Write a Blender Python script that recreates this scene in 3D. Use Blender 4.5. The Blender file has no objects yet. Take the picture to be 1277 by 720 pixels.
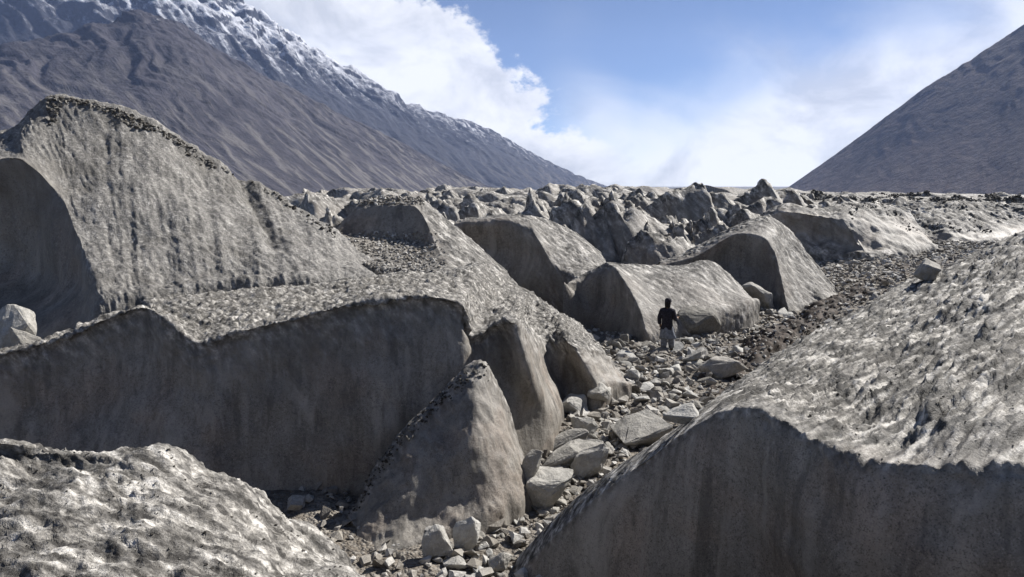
import bpy, bmesh, math, random
import numpy as np
from mathutils import Vector, Matrix

R = math.radians
S = bpy.context.scene
COL = S.collection
rng = np.random.RandomState(7)
random.seed(7)

# ------------------------------------------------------------------ camera
CAM = np.array([0.0, 0.0, 5.6]); PITCH = R(8.0); F = 929.0
cam_d = bpy.data.cameras.new('camera'); cam = bpy.data.objects.new('camera', cam_d); COL.objects.link(cam)
cam.location = CAM; cam.rotation_euler = (math.pi/2 - PITCH, 0, 0)
cam_d.sensor_width = 36; cam_d.lens = F/1277*36; cam_d.clip_start = .05; cam_d.clip_end = 40000
S.camera = cam

# ------------------------------------------------------------------ sun, sky, exposure
SUN_AZ, SUN_EL = R(57), R(42)          # azimuth measured from the view direction towards the right
sun_vec = Vector((math.sin(SUN_AZ)*math.cos(SUN_EL), math.cos(SUN_AZ)*math.cos(SUN_EL), math.sin(SUN_EL)))
sd = bpy.data.lights.new('sun', 'SUN'); sd.energy = 5.0; sd.angle = R(.6); sd.color = (1, .965, .915)
sun = bpy.data.objects.new('sun', sd); COL.objects.link(sun); sun.rotation_euler = sun_vec.to_track_quat('Z', 'Y').to_euler()
sun.location = (60, 30, 90)
S.view_settings.view_transform = 'Standard'; S.view_settings.look = 'None'
S.view_settings.exposure = 1.0; S.view_settings.gamma = 1.0
S.render.engine = 'CYCLES'
S.cycles.max_bounces = 4; S.cycles.diffuse_bounces = 2; S.cycles.glossy_bounces = 2; S.cycles.volume_bounces = 1
S.cycles.use_denoising = True
S.cycles.sample_clamp_indirect = 4


class NT:
    """small helper for node graphs"""
    def __init__(s, tree): s.t = tree; s.n = tree.nodes; s.l = tree.links
    def new(s, typ, **kw):
        n = s.n.new(typ)
        for k, v in kw.items(): setattr(n, k, v)
        return n
    def link(s, a, b): s.l.new(a, b)
    def put(s, sock, v):
        if isinstance(v, bpy.types.NodeSocket): s.l.new(v, sock)
        elif v is not None: sock.default_value = v
    def math(s, op, a, b=None, c=None, clamp=False):
        n = s.new('ShaderNodeMath', operation=op, use_clamp=clamp)
        s.put(n.inputs[0], a)
        if b is not None: s.put(n.inputs[1], b)
        if c is not None: s.put(n.inputs[2], c)
        return n.outputs[0]
    def vmath(s, op, a, b=None):
        n = s.new('ShaderNodeVectorMath', operation=op); s.put(n.inputs[0], a)
        if b is not None: s.put(n.inputs[1], b)
        return n.outputs[0]
    def noise(s, vec, scale, detail=4, rough=.55, dist=0.0, typ='FBM'):
        n = s.new('ShaderNodeTexNoise', noise_dimensions='3D'); n.noise_type = typ
        s.put(n.inputs['Vector'], vec); n.inputs['Scale'].default_value = scale
        n.inputs['Detail'].default_value = detail; n.inputs['Roughness'].default_value = rough
        n.inputs['Distortion'].default_value = dist
        return n.outputs[0]
    def ramp(s, fac, stops, interp='LINEAR'):
        n = s.new('ShaderNodeValToRGB'); r = n.color_ramp; r.interpolation = interp
        while len(r.elements) < len(stops): r.elements.new(.5)
        for e, (p, c) in zip(r.elements, stops):
            e.position = p; e.color = (*c, 1) if not isinstance(c, (int, float)) else (c, c, c, 1)
        s.put(n.inputs[0], fac); return n.outputs[0]
    def mix(s, fac, a, b, mode='MIX'):
        n = s.new('ShaderNodeMix', data_type='RGBA', blend_type=mode)
        s.put(n.inputs[0], fac)
        for i, v in ((6, a), (7, b)):
            if isinstance(v, tuple): v = (*v, 1)
            s.put(n.inputs[i], v)
        return n.outputs[2]
    def mrange(s, v, a, b, c=0.0, d=1.0, smooth=True):
        n = s.new('ShaderNodeMapRange', clamp=True); n.interpolation_type = 'SMOOTHSTEP' if smooth else 'LINEAR'
        s.put(n.inputs[0], v)
        for i, q in enumerate((a, b, c, d)): s.put(n.inputs[i+1], q)
        return n.outputs[0]


# world: clear sky with a bank of fair-weather cloud over both valley sides
world = bpy.data.worlds.new('World'); S.world = world; world.use_nodes = True
g = NT(world.node_tree); bg = world.node_tree.nodes['Background']
sky = g.new('ShaderNodeTexSky'); sky.sky_type = 'NISHITA'; sky.sun_disc = False
sky.sun_elevation = SUN_EL; sky.sun_rotation = SUN_AZ; sky.altitude = 4500; sky.air_density = .7; sky.dust_density = .7; sky.ozone_density = 1.0
tc = g.new('ShaderNodeTexCoord'); dirv = tc.outputs['Generated']
sp = g.new('ShaderNodeSeparateXYZ'); g.link(dirv, sp.inputs[0])
az = g.math('ARCTAN2', sp.outputs[0], sp.outputs[1]); el = g.math('ARCSINE', sp.outputs[2])
# cloud cover rises away from the valley axis and falls with height
offs = g.math('SUBTRACT', az, .16)
left = g.math('MULTIPLY', g.math('MINIMUM', offs, 0.0), -1.0)
right = g.math('MAXIMUM', offs, 0.0)
lim = g.math('ADD', g.math('MULTIPLY', g.math('MINIMUM', left, .9), .70), g.math('MULTIPLY', g.math('MINIMUM', right, .9), .42))
depth_in = g.math('SUBTRACT', g.math('ADD', lim, .045), el)
cv = g.new('ShaderNodeCombineXYZ'); g.put(cv.inputs[0], az); g.put(cv.inputs[1], g.math('MULTIPLY', el, 1.5)); g.put(cv.inputs[2], 3.1)
n1 = g.noise(cv.outputs[0], 7.5, 10, .62, .2)
n2 = g.noise(cv.outputs[0], 3.2, 6, .5, .6)
puff = g.math('ADD', depth_in, g.math('MULTIPLY', g.math('SUBTRACT', n1, .5), .42))
# crisp heaps over the left wall, thin veil on the right
crisp = g.mrange(puff, -.01, .022)
veil = g.mrange(g.math('ADD', depth_in, g.math('MULTIPLY', g.math('SUBTRACT', n2, .5), .30)), -.12, .06)
side = g.mrange(offs, -.14, .0)
cover = g.math('ADD', g.math('MULTIPLY', crisp, g.math('SUBTRACT', 1.0, side)), g.math('MULTIPLY', g.math('MULTIPLY', veil, .96), side))
scat = g.mrange(g.noise(dirv, 3.0, 8, .6, .3), .56, .66)
wide = g.mrange(g.math('ABSOLUTE', offs), .75, 1.15)           # beyond the two valley walls: scattered heaps
cover = g.math('ADD', g.math('MULTIPLY', cover, g.math('SUBTRACT', 1.0, wide)), g.math('MULTIPLY', scat, wide))
fade = g.mrange(el, .45, .9, 1.0, .15)
cover = g.math('MULTIPLY', cover, fade, clamp=True)
n3 = g.noise(cv.outputs[0], 7.0, 7, .6, .4)
ccol = g.ramp(n3, [(.37, (.66, .68, .72)), (.48, (.90, .91, .93)), (.56, (1.06, 1.06, 1.06))])
SKY_STR = .06
cloud_lum = g.vmath('SCALE', ccol); cloud_lum.node.inputs['Scale'].default_value = (.51)/SKY_STR
skycol = g.mix(cover, sky.outputs[0], cloud_lum)
g.link(skycol, bg.inputs[0]); bg.inputs[1].default_value = SKY_STR


# ------------------------------------------------------------------ numeric noise
_perm = np.random.RandomState(3).permutation(512).astype(np.int64)
_perm = np.concatenate([_perm, _perm]).astype(np.int32)
_gr = np.random.RandomState(4).normal(size=(512, 3)); _gr /= np.linalg.norm(_gr, axis=1)[:, None]
_gx, _gy, _gz = [np.ascontiguousarray(_gr[:, k]).astype(np.float32) for k in range(3)]

def perlin(p):
    p = np.asarray(p, dtype=np.float32); sh = p.shape[:-1]; p = p.reshape(-1, 3)
    out = np.empty(len(p), np.float32)
    for a0 in range(0, len(p), 60000):
        q = p[a0:a0+60000]
        i0 = np.floor(q); f = q-i0; i0 = i0.astype(np.int32) & 511
        fx, fy, fz = f[:, 0], f[:, 1], f[:, 2]
        w = f*f*f*(f*(f*6-15)+10); wx, wy, wz = w[:, 0], w[:, 1], w[:, 2]
        ix, iy, iz = i0[:, 0], i0[:, 1], i0[:, 2]; iz1 = (iz+1) & 511
        r = []
        for dx in (0, 1):
            a = _perm[(ix+dx) & 511]
            c = []
            for dy in (0, 1):
                b = _perm[a + ((iy+dy) & 511)]
                h0 = _perm[b+iz]; h1 = _perm[b+iz1]
                base0 = _gx[h0]*(fx-dx)+_gy[h0]*(fy-dy)+_gz[h0]*fz
                base1 = _gx[h1]*(fx-dx)+_gy[h1]*(fy-dy)+_gz[h1]*(fz-1)
                c.append(base0+wz*(base1-base0))
            r.append(c[0]+wy*(c[1]-c[0]))
        out[a0:a0+60000] = r[0]+wx*(r[1]-r[0])
    return (out*1.6).reshape(sh)

def fbm(p, octs=4, gain=.5, lac=2.07):
    a = 1.0; s = 0; q = np.asarray(p, float).copy()
    for k in range(octs):
        s = s + a*perlin(q + 17.3*k); a *= gain; q = q*lac
    return s

def ridged(p, octs=4, gain=.5, lac=2.1):
    a = 1.0; s = 0; q = np.asarray(p, float).copy()
    for k in range(octs):
        s = s + a*(1-np.abs(perlin(q + 9.1*k))*2); a *= gain; q = q*lac
    return s/ (2-2*gain**(octs-1)) if octs > 1 else s

def smooth(a, b, x):
    t = np.clip((x-a)/(b-a), 0, 1); return t*t*(3-2*t)

def ray(px, py):
    u = (px-638.5)/F; v = (360-py)/F
    c, s = math.cos(PITCH), math.sin(PITCH)
    return np.array([u, c+s*v, -s+c*v])

def P(px, py, d):
    """world point seen at (px,py) of the photograph, d metres ahead of the lens"""
    r = ray(px, py); return CAM + r*(d/r[1])

# ------------------------------------------------------------------ materials
def base_mat(name):
    m = bpy.data.materials.new(name); m.use_nodes = True
    t = NT(m.node_tree); b = m.node_tree.nodes['Principled BSDF']
    geo = t.new('ShaderNodeNewGeometry')
    return m, t, b, geo

def stretch(t, pos, sx, sy, sz):
    n = t.new('ShaderNodeMapping'); t.link(pos, n.inputs[0]); n.inputs['Scale'].default_value = (sx, sy, sz)
    return n.outputs[0]

def bump(t, b, h, strength, dist):
    n = t.new('ShaderNodeBump'); t.put(n.inputs['Height'], h); n.inputs['Strength'].default_value = strength; n.inputs['Distance'].default_value = dist
    t.link(n.outputs[0], b.inputs['Normal']); return n

def ice_material(name, s=1.0, warm=.55, bright=.64, streak_rot=(0, R(40), R(-35)), streak_k=2.6, strip_w=.58, contrast=1.0):
    """debris-stained glacier ice: white weathering crust on rough parts, dense grey ice on smooth faces. s = feature scale"""
    m, t, b, geo = base_mat(name); pos = geo.outputs['Position']
    at = t.new('ShaderNodeAttribute', attribute_name='crust'); cr = at.outputs['Fac']
    big = t.noise(pos, .35/s, 4, .55, .4)
    med = t.noise(pos, 2.2/s, 6, .62, .3)
    fine = t.noise(pos, 15/s, 5, .68)
    speck = t.noise(pos, 46/s, 3, .6)
    strk = t.noise(stretch(t, pos, 2.4/s, 2.4/s, .28/s), 1.0, 6, .6, .3)
    def cc(c): return sc(tuple(.27+(x-.27)*contrast for x in c))
    def sc(c): return tuple(min(.8, x*bright*(1+warm*k)) for x, k in zip(c, (.10, .02, -.09)))
    mp = t.new('ShaderNodeMapping'); t.link(pos, mp.inputs[0]); mp.vector_type = 'TEXTURE'
    mp.inputs['Rotation'].default_value = streak_rot; mp.inputs['Scale'].default_value = (streak_k, 1, 1)
    strip = t.noise(mp.outputs[0], 6.5/s, 5, .6, 0)
    crust_col = t.ramp(t.math('ADD', t.math('ADD', t.math('MULTIPLY', fine, (1-strip_w)*.67), t.math('MULTIPLY', speck, (1-strip_w)*.33)), t.math('MULTIPLY', strip, strip_w)),
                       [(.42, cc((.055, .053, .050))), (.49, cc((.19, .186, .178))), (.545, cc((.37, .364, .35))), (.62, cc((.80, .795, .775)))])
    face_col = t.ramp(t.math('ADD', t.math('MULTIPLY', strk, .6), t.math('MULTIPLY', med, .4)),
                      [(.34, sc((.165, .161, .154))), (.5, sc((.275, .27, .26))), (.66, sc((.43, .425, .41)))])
    grit = t.math('ADD', t.math('MULTIPLY', fine, .5), t.math('MULTIPLY', speck, .5))
    face_col = t.mix(t.mrange(grit, .50, .60, 0, .55), face_col, sc((.07, .068, .065)))
    face_col = t.mix(t.mrange(grit, .47, .38, 0, .45), face_col, sc((.50, .495, .48)))
    hue = t.noise(pos, .8/s, 3, .5, .5)
    face_col = t.mix(t.mrange(hue, .45, .62, 0, .45), face_col, t.mix(1.0, face_col, (1.12, .97, .88), 'MULTIPLY'))
    run = t.noise(stretch(t, pos, 3.4/s, 3.4/s, .13/s), 1.0, 4, .55, .15)
    face_col = t.mix(t.mrange(run, .56, .66, 0, .5), face_col, sc((.42, .418, .405)))
    face_col = t.mix(t.mrange(run, .44, .34, 0, .5), face_col, sc((.10, .097, .092)))
    pale = t.noise(stretch(t, pos, .9/s, .9/s, .5/s), 1.0, 5, .6, .8)
    face_col = t.mix(t.mrange(pale, .55, .70, 0, .6), face_col, sc((.46, .46, .45)))
    face_col = t.mix(1.0, face_col, (1.02, .99, .95), 'MULTIPLY')             # warm tint put into the face colour to offset its bluish shade
    col = t.mix(t.mrange(cr, .1, .75), face_col, crust_col)
    dirt = t.mrange(t.math('ADD', t.math('MULTIPLY', big, .5), t.math('MULTIPLY', med, .5)), .47, .66, 0, .55)
    col = t.mix(dirt, col, sc((.105, .098, .086)))
    dots = t.mrange(speck, .60, .68, 0, .5)
    col = t.mix(dots, col, sc((.06, .057, .052)))
    t.link(col, b.inputs['Base Color'])
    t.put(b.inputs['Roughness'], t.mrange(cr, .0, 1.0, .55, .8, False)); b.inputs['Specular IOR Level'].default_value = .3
    h = t.math('ADD', t.math('MULTIPLY', t.math('ADD', fine, t.math('MULTIPLY', speck, .45)), t.mrange(cr, 0, 1, .30, 1.0, False)), t.math('MULTIPLY', med, .25))
    bump(t, b, h, .8, .05*s)
    return m

def stone_material(name, lo, mid, hi, sc=1.0):
    m, t, b, geo = base_mat(name); pos = geo.outputs['Position']
    isl = geo.outputs['Random Per Island']; oi = t.new('ShaderNodeObjectInfo')
    rnd = t.math('FRACT', t.math('ADD', t.math('MULTIPLY', isl, 7.31), t.math('MULTIPLY', oi.outputs['Random'], 3.7)))
    col = t.ramp(rnd, [(0, lo), (.45, mid), (1, hi)])
    n = t.noise(pos, 9/sc, 6, .65, .3); n2 = t.noise(pos, 40/sc, 3, .6)
    col = t.mix(t.mrange(n, .35, .65, 0, .5), col, tuple(x*.45 for x in mid))
    col = t.mix(t.mrange(n2, .55, .7, 0, .35), col, tuple(min(.8, x*1.25) for x in hi))
    t.link(col, b.inputs['Base Color']); b.inputs['Roughness'].default_value = .85; b.inputs['Specular IOR Level'].default_value = .2
    bump(t, b, t.math('ADD', n, t.math('MULTIPLY', n2, .4)), .7, .05*sc)
    return m

def ground_material():
    m, t, b, geo = base_mat('moraine_gravel'); pos = geo.outputs['Position']
    v = t.new('ShaderNodeTexVoronoi', feature='F1'); t.link(pos, v.inputs['Vector']); v.inputs['Scale'].default_value = 5.0
    v2 = t.new('ShaderNodeTexVoronoi', feature='F1'); t.link(pos, v2.inputs['Vector']); v2.inputs['Scale'].default_value = 17.0
    n = t.noise(pos, 1.1, 7, .62); n2 = t.noise(pos, 9, 5, .65)
    col = t.ramp(t.math('ADD', t.math('MULTIPLY', n, .55), t.math('MULTIPLY', n2, .45)),
                 [(.34, (.065, .055, .044)), (.5, (.15, .131, .109)), (.66, (.28, .258, .226))])
    sx = t.new('ShaderNodeSeparateColor'); t.link(v2.outputs['Color'], sx.inputs[0])
    col = t.mix(t.mrange(sx.outputs[0], .6, .95, 0, .65), col, (.22, .205, .185))
    far = t.new('ShaderNodeSeparateXYZ'); t.link(pos, far.inputs[0])
    nf = t.noise(pos, .12, 6, .62); icec = t.ramp(nf, [(.36, (.04, .038, .034)), (.52, (.13, .127, .118)), (.64, (.24, .235, .222))])
    col = t.mix(t.mrange(far.outputs[1], 38, 62), col, icec)
    t.link(col, b.inputs['Base Color']); b.inputs['Roughness'].default_value = .9; b.inputs['Specular IOR Level'].default_value = .15
    h = t.math('ADD', t.math('MULTIPLY', v.outputs['Distance'], -1.0), t.math('ADD', t.math('MULTIPLY', v2.outputs['Distance'], -.5), t.math('MULTIPLY', n2, .6)))
    bump(t, b, h, .9, .12)
    return m

def mountain_material(name, snow_lo, snow_hi, rock, talus, talus_top, u_scale, tilt=0.0):
    m, t, b, geo = base_mat(name); pos = geo.outputs['Position']
    at = t.new('ShaderNodeAttribute', attribute_name='fall'); fl = at.outputs['Vector']     # (distance along the wall, distance down the slope, gully depth)
    sep = t.new('ShaderNodeSeparateXYZ'); t.link(pos, sep.inputs[0])
    sf = t.new('ShaderNodeSeparateXYZ'); t.link(fl, sf.inputs[0])
    n = t.noise(pos, .004, 8, .62); nf = t.noise(pos, .03, 6, .65)
    strk = t.noise(stretch(t, fl, 1/u_scale, .12/u_scale, 0), 1.0, 7, .62, .25)
    col = t.ramp(t.math('ADD', t.math('MULTIPLY', n, .5), t.math('MULTIPLY', nf, .5)),
                 [(.33, tuple(x*.5 for x in rock)), (.5, rock), (.66, tuple(x*1.5 for x in rock))])
    tal = t.math('MULTIPLY', t.mrange(strk, .48, .60), t.mrange(sep.outputs[2], talus_top, 0, 0, 1))
    col = t.mix(tal, col, talus)
    hz = t.math('ADD', sep.outputs[2], t.math('MULTIPLY', t.math('SUBTRACT', t.math('ADD', t.math('MULTIPLY', strk, .55), t.math('MULTIPLY', nf, .45)), .5), 1500))
    hz = t.math('ADD', hz, t.math('MULTIPLY', sf.outputs[0], tilt))
    snow = t.mrange(hz, snow_lo, snow_hi)
    nz = t.new('ShaderNodeSeparateXYZ'); t.link(geo.outputs['Normal'], nz.inputs[0])
    snow = t.math('MULTIPLY', snow, t.mrange(t.math('ADD', nz.outputs[2], t.math('MULTIPLY', t.math('SUBTRACT', nf, .5), .9)), .42, .66))
    col = t.mix(snow, col, (.42, .43, .46))
    t.link(col, b.inputs['Base Color']); b.inputs['Roughness'].default_value = .95; b.inputs['Specular IOR Level'].default_value = .1
    bump(t, b, t.math('ADD', t.math('MULTIPLY', strk, 1.0), nf), .7, 16)
    return m

def plain_material(name, c, rough=.85, ns=30, amt=.25, bd=.01):
    m, t, b, geo = base_mat(name); tcn = t.new('ShaderNodeTexCoord')
    n = t.noise(tcn.outputs['Object'], ns, 5, .6)
    t.link(t.mix(t.mrange(n, .35, .65), tuple(x*(1-amt) for x in c), tuple(min(1, x*(1+amt)) for x in c)), b.inputs['Base Color'])
    b.inputs['Roughness'].default_value = rough; b.inputs['Specular IOR Level'].default_value = .2
    bump(t, b, n, .5, bd); return m

ICE = ice_material('glacier_ice_near', .8)
ICE_A = ice_material('glacier_ice_mound', .8, bright=.68, streak_rot=(0, R(16), R(-20)), streak_k=3.0, strip_w=.68)
ICE_B = ice_material('glacier_ice_slab', .8, streak_rot=(0, R(-4), R(37)), streak_k=5.5, strip_w=.82)  # streak colour: dirt bands, with contrast raised to stand in for relief shadow
ICE_G = ice_material('glacier_ice_tall', 1.7, bright=.60, streak_k=2.2, strip_w=.30, contrast=.6)
ICE_MID = ice_material('glacier_ice', 1.7)
ICE_FAR = ice_material('glacier_ice_far', 2.6, bright=.80)
STONE = stone_material('pale_boulder', (.16, .147, .126), (.30, .288, .26), (.46, .45, .42))
STONE_BIG = stone_material('boulder_rock', (.27, .255, .228), (.34, .325, .295), (.42, .408, .38), 1.4)
RUBBLE = stone_material('moraine_rubble', (.12, .105, .088), (.26, .238, .206), (.48, .465, .435), .7)
DARK_RUBBLE = stone_material('dark_debris', (.025, .022, .018), (.065, .059, .05), (.18, .17, .15), .7)
CREST_RUBBLE = stone_material('crest_debris', (.035, .03, .025), (.10, .09, .076), (.32, .30, .265), .7)
GROUND = ground_material()
MUD = plain_material('wet_mud', (.040, .030, .023), .8, 5, .6, .08)

# ------------------------------------------------------------------ object helpers
def tag(o, label=None, cat=None, group=None, kind=None):
    for k, v in (('label', label), ('category', cat), ('group', group), ('kind', kind)):
        if v: o[k] = v
    return o

def grid_mesh(name, G, mat, attrs=None, vec_attrs=None, flip=False):
    nv, nu = G.shape[:2]
    me = bpy.data.meshes.new(name)
    idx = np.arange(nv*nu).reshape(nv, nu)
    q = np.stack([idx[:-1, :-1], idx[:-1, 1:], idx[1:, 1:], idx[1:, :-1]], -1).reshape(-1, 4)
    if flip: q = q[:, ::-1]
    me.vertices.add(nv*nu); me.vertices.foreach_set('co', G.reshape(-1).astype(np.float32))
    me.loops.add(q.size); me.loops.foreach_set('vertex_index', q.reshape(-1).astype(np.int32))
    me.polygons.add(len(q)); me.polygons.foreach_set('loop_start', np.arange(0, q.size, 4, dtype=np.int32))
    me.polygons.foreach_set('use_smooth', np.ones(len(q), bool))
    me.update(calc_edges=True)
    for k, a in (attrs or {}).items():
        at = me.attributes.new(k, 'FLOAT', 'POINT'); at.data.foreach_set('value', a.reshape(-1).astype(np.float32))
    for k, a in (vec_attrs or {}).items():
        at = me.attributes.new(k, 'FLOAT_VECTOR', 'POINT'); at.data.foreach_set('vector', a.reshape(-1).astype(np.float32))
    me.materials.append(mat)
    o = bpy.data.objects.new(name, me); COL.objects.link(o)
    return o

def hermite(A, ts, axis, creases=()):
    """interpolate control array A (n along axis) at ts in [0,n-1]"""
    A = np.moveaxis(A, axis, 0); n = len(A)
    d = np.diff(A, axis=0)
    tin = np.concatenate([d[:1], d]); tout = np.concatenate([d, d[-1:]])
    av = .5*(tin+tout); ti, to = av.copy(), av.copy()
    for c in creases: ti[c] = tin[c]; to[c] = tout[c]
    i = np.clip(np.floor(ts).astype(int), 0, n-2); t = (ts-i).reshape((-1,)+(1,)*(A.ndim-1))
    h = (2*t**3-3*t**2+1)*A[i] + (t**3-2*t**2+t)*to[i] + (-2*t**3+3*t**2)*A[i+1] + (t**3-t**2)*ti[i+1]
    return np.moveaxis(h, 0, axis)

def even(A, axis, n, cap=None):
    """parameters spread by mean chord length"""
    d = np.linalg.norm(np.diff(A[..., :3], axis=axis), axis=-1)
    m = d.mean(axis=1-axis) if axis == 0 else d.mean(axis=0)
    if cap is not None: m = np.minimum(m, cap)
    c = np.concatenate([[0], np.cumsum(m)]); return np.interp(np.linspace(0, c[-1], n), c, np.arange(len(c)))

def normals(G):
    gu = np.gradient(G, axis=1); gv = np.gradient(G, axis=0)
    n = np.cross(gu, gv); n /= np.linalg.norm(n, axis=-1)[..., None]+1e-9
    return n

def stretched(Pw, direction, k):
    """shrink coordinates along direction so noise is drawn out k times that way"""
    d = np.array(direction, float); d /= np.linalg.norm(d)
    a = Pw @ d
    return Pw - a[..., None]*d*(1-1/k)

_P = P
def build_control(cols, crust, back):
    A = np.array([[np.append(p if isinstance(p, np.ndarray) else _P(*p[:3]), 0) for p in c] for c in cols]).transpose(1, 0, 2)
    A[..., 3] = np.array(crust)[:, None] if np.ndim(crust) == 1 else np.array(crust)
    rows = [A]
    for dy, dz, cr in back:
        r = A[-1].copy(); r[:, 1] += dy
        r[:, 2] = -1.6 if dz < -20 else np.maximum(r[:, 2]+dz, -1.2)
        r[:, 3] = cr; rows.append(r[None])
    ft = A[0].copy(); ft[:, 2] = np.minimum(ft[:, 2]-.3, -.8); ft[:, 1] -= .15
    return np.concatenate([ft[None]] + rows, 0)

ICE_THINGS = {}
def hummock(key, label, cols, crust, nu, nv, back=((1.5, -.4, .6), (3.5, -2.2, .5), (5.0, -30, .5)), crease_rows=(), crease_cols=(), mat=None,
            big=(.10, 1.2), flute=(.05, .6), rough=(.05, .22), streak=(0, 0, 1), stretch_k=2.0, soft=.006, extra=None, group=None, cap=None, seed=0.0, rough_cols=None, category='ice hummock', name='ice_hummock'):
    A = build_control(cols, crust, back)
    ts = even(A, 0, nv, cap); us = even(A, 1, nu)
    B = hermite(hermite(A, ts, 0, [c+1 for c in crease_rows]), us, 1, crease_cols)
    G, cr = B[..., :3].copy(), np.clip(B[..., 3], 0, 1)
    ramp = 1.0 if rough_cols is None else np.interp(us, np.arange(len(rough_cols)), rough_cols)[None, :]
    for it in range(1):
        n = normals(G)
        if n[nv//3, nu//2] @ (CAM-G[nv//3, nu//2]) < 0: n = -n
        Q = G + seed*13.7
        disp = big[0]*fbm(Q/big[1], 3)
        fl = ridged(stretched(Q, (0, -.15, 1), 7)/flute[1], 3)
        disp = disp + flute[0]*(fl-.5)
        # sharp melt cusps on the crust
        a = ridged(stretched(Q, streak, stretch_k)/rough[1], 3, .55)
        b2 = fbm(stretched(Q, streak, stretch_k)/(rough[1]*2.7)+5, 3)
        c2 = perlin(stretched(Q, streak, 1.3)/(rough[1]*.38))
        fin_ = np.clip(1-np.abs(perlin(stretched(Q, streak, stretch_k*1.3)/(rough[1]*1.25)+31))*2.2, 0, 1)**1.6
        disp = disp*ramp + ramp*cr*rough[0]*((a-.55)*1.1 + fin_*1.0-.42 + b2*.45 + c2*.4) + (1-cr)*soft*fbm(Q/.5, 3)
        if extra is not None: disp = disp + extra(G, B, us, ts)
        fade = 1.0
        G = G + n*(disp*fade)[..., None]
    o = grid_mesh(name, G, mat or ICE_MID, {'crust': cr}, flip=True)
    tag(o, label, category, group)
    ICE_THINGS[key] = (o, G)
    return o

# ------------------------------------------------------------------ the ground
def ground_z(x, y):
    x = np.asarray(x, float); y = np.asarray(y, float)
    z = 1.9*smooth(24, 100, y) - 29*smooth(110, 1300, np.hypot(x, y))
    z = z + 3.0*(1-smooth(.5, 5.0, y))
    p = np.stack([x, y, np.zeros_like(x)], -1)
    z = z + .10*fbm(p/1.6, 3)*smooth(3, 9, y) + .05*fbm(p/.45+3, 2)*(1-smooth(60, 100, y))
    far = smooth(45, 80, y)*(1-smooth(1200, 2500, np.hypot(x, y)))
    z = z + far*(1.5*(ridged(p/13+2, 4)-.62) + .8*fbm(p/40, 2))
    # the gully bank climbs to the right of the track
    z = z + .9*smooth(1.0, 7.0, x-(6.5+(y-22)*.42))*smooth(17, 24, y)*(1-smooth(60, 90, y))
    # far-off ground is level
    return z

def gwarp(t, near, far, lin):
    s = np.sign(t); a = np.abs(t)
    return s*(near*a*lin + (far-near*lin)*np.power(a, 7))
tx = np.linspace(-1, 1, 400); ty = np.linspace(-1, 1, 560)
gx = gwarp(tx, 40, 8800, 1.0) + 4
gy = gwarp(ty, 60, 8800, 1.0) + 22
X, Y = np.meshgrid(gx, gy)
ground = grid_mesh('ground', np.stack([X, Y, ground_z(X, Y)], -1), GROUND)
tag(ground, 'brown stony glacier floor strewn with gravel along the gully', None, None, 'structure')

def ground_hit(px, py):
    r = ray(px, py); r = r/r[1]; d = 3.0
    while d < 400:
        p = CAM+r*d
        if p[2] < ground_z(p[0], p[1]): break
        d += max(.05, d*.004)
    return CAM+r*d

# ------------------------------------------------------------------ mountains
def mountain(name, label, cols, nu, nv, mat, gully, amp, jag, crag=.8):
    """cols: (crest px,py,d, foot px,py,d)"""
    rows = []
    for f, sag in ((-.55, 0), (-.25, 0), (0, 0), (.3, -.02), (.6, -.045), (.85, -.03), (1, 0), (1.12, 0)):
        r = []
        for c in cols:
            a, b = P(*c[:3]), P(*c[3:])
            if f < 0: p = a + (a-b)*np.array([1, 1, 0])*(-f) + np.array([0, 0, a[2]*f*1.0])
            else:
                p = a + (b-a)*f; p[2] += sag*abs(a[2]-b[2])
                if f > 1: p[2] = min(p[2], -40)
            r.append(p)
        rows.append(r)
    A = np.array(rows)
    ts = even(A, 0, nv); us = even(A, 1, nu)
    G = hermite(hermite(A, ts, 0, [2]), us, 1)
    mid = G[nv//2]; su = np.concatenate([[0], np.cumsum(np.linalg.norm(np.diff(mid, axis=0), axis=1))])
    mv = G[:, nu//2]; sv = np.concatenate([[0], np.cumsum(np.linalg.norm(np.diff(mv, axis=0), axis=1))])
    U, V = np.meshgrid(su, sv)
    n = normals(G)
    n = np.where((n[..., 2] < 0)[..., None], -n, n)
    hrel = np.clip(G[..., 2]/max(1.0, np.percentile(G[..., 2], 97)), 0, 1)
    warp = fbm(np.stack([U/ (gully*2.5), V/(gully*2.5), 0*U+3], -1), 3)*gully*.8
    q = np.stack([(U+warp)/gully, V/(gully*5), 0*U], -1)
    gl = ridged(q, 5, .52)
    crags = ridged(G/(gully*1.3)+4, 5, .55)
    disp = amp*(gl-.6)*(.25+.75*hrel) + amp*crag*(crags-.6)*hrel**1.3
    G2 = G + n*disp[..., None]
    G2[..., 2] += jag*fbm(G/(gully*.6), 4)*hrel**2
    o = grid_mesh(name, G2, mat, None, {'fall': np.stack([U, V, gl*100], -1)})
    if n[nv//2, nu//2] @ np.cross(G[nv//2, nu//2+1]-G[nv//2, nu//2], G[nv//2+1, nu//2]-G[nv//2, nu//2]) < 0:
        o.data.flip_normals()
    tag(o, label, None, None, 'structure')
    return o

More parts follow.
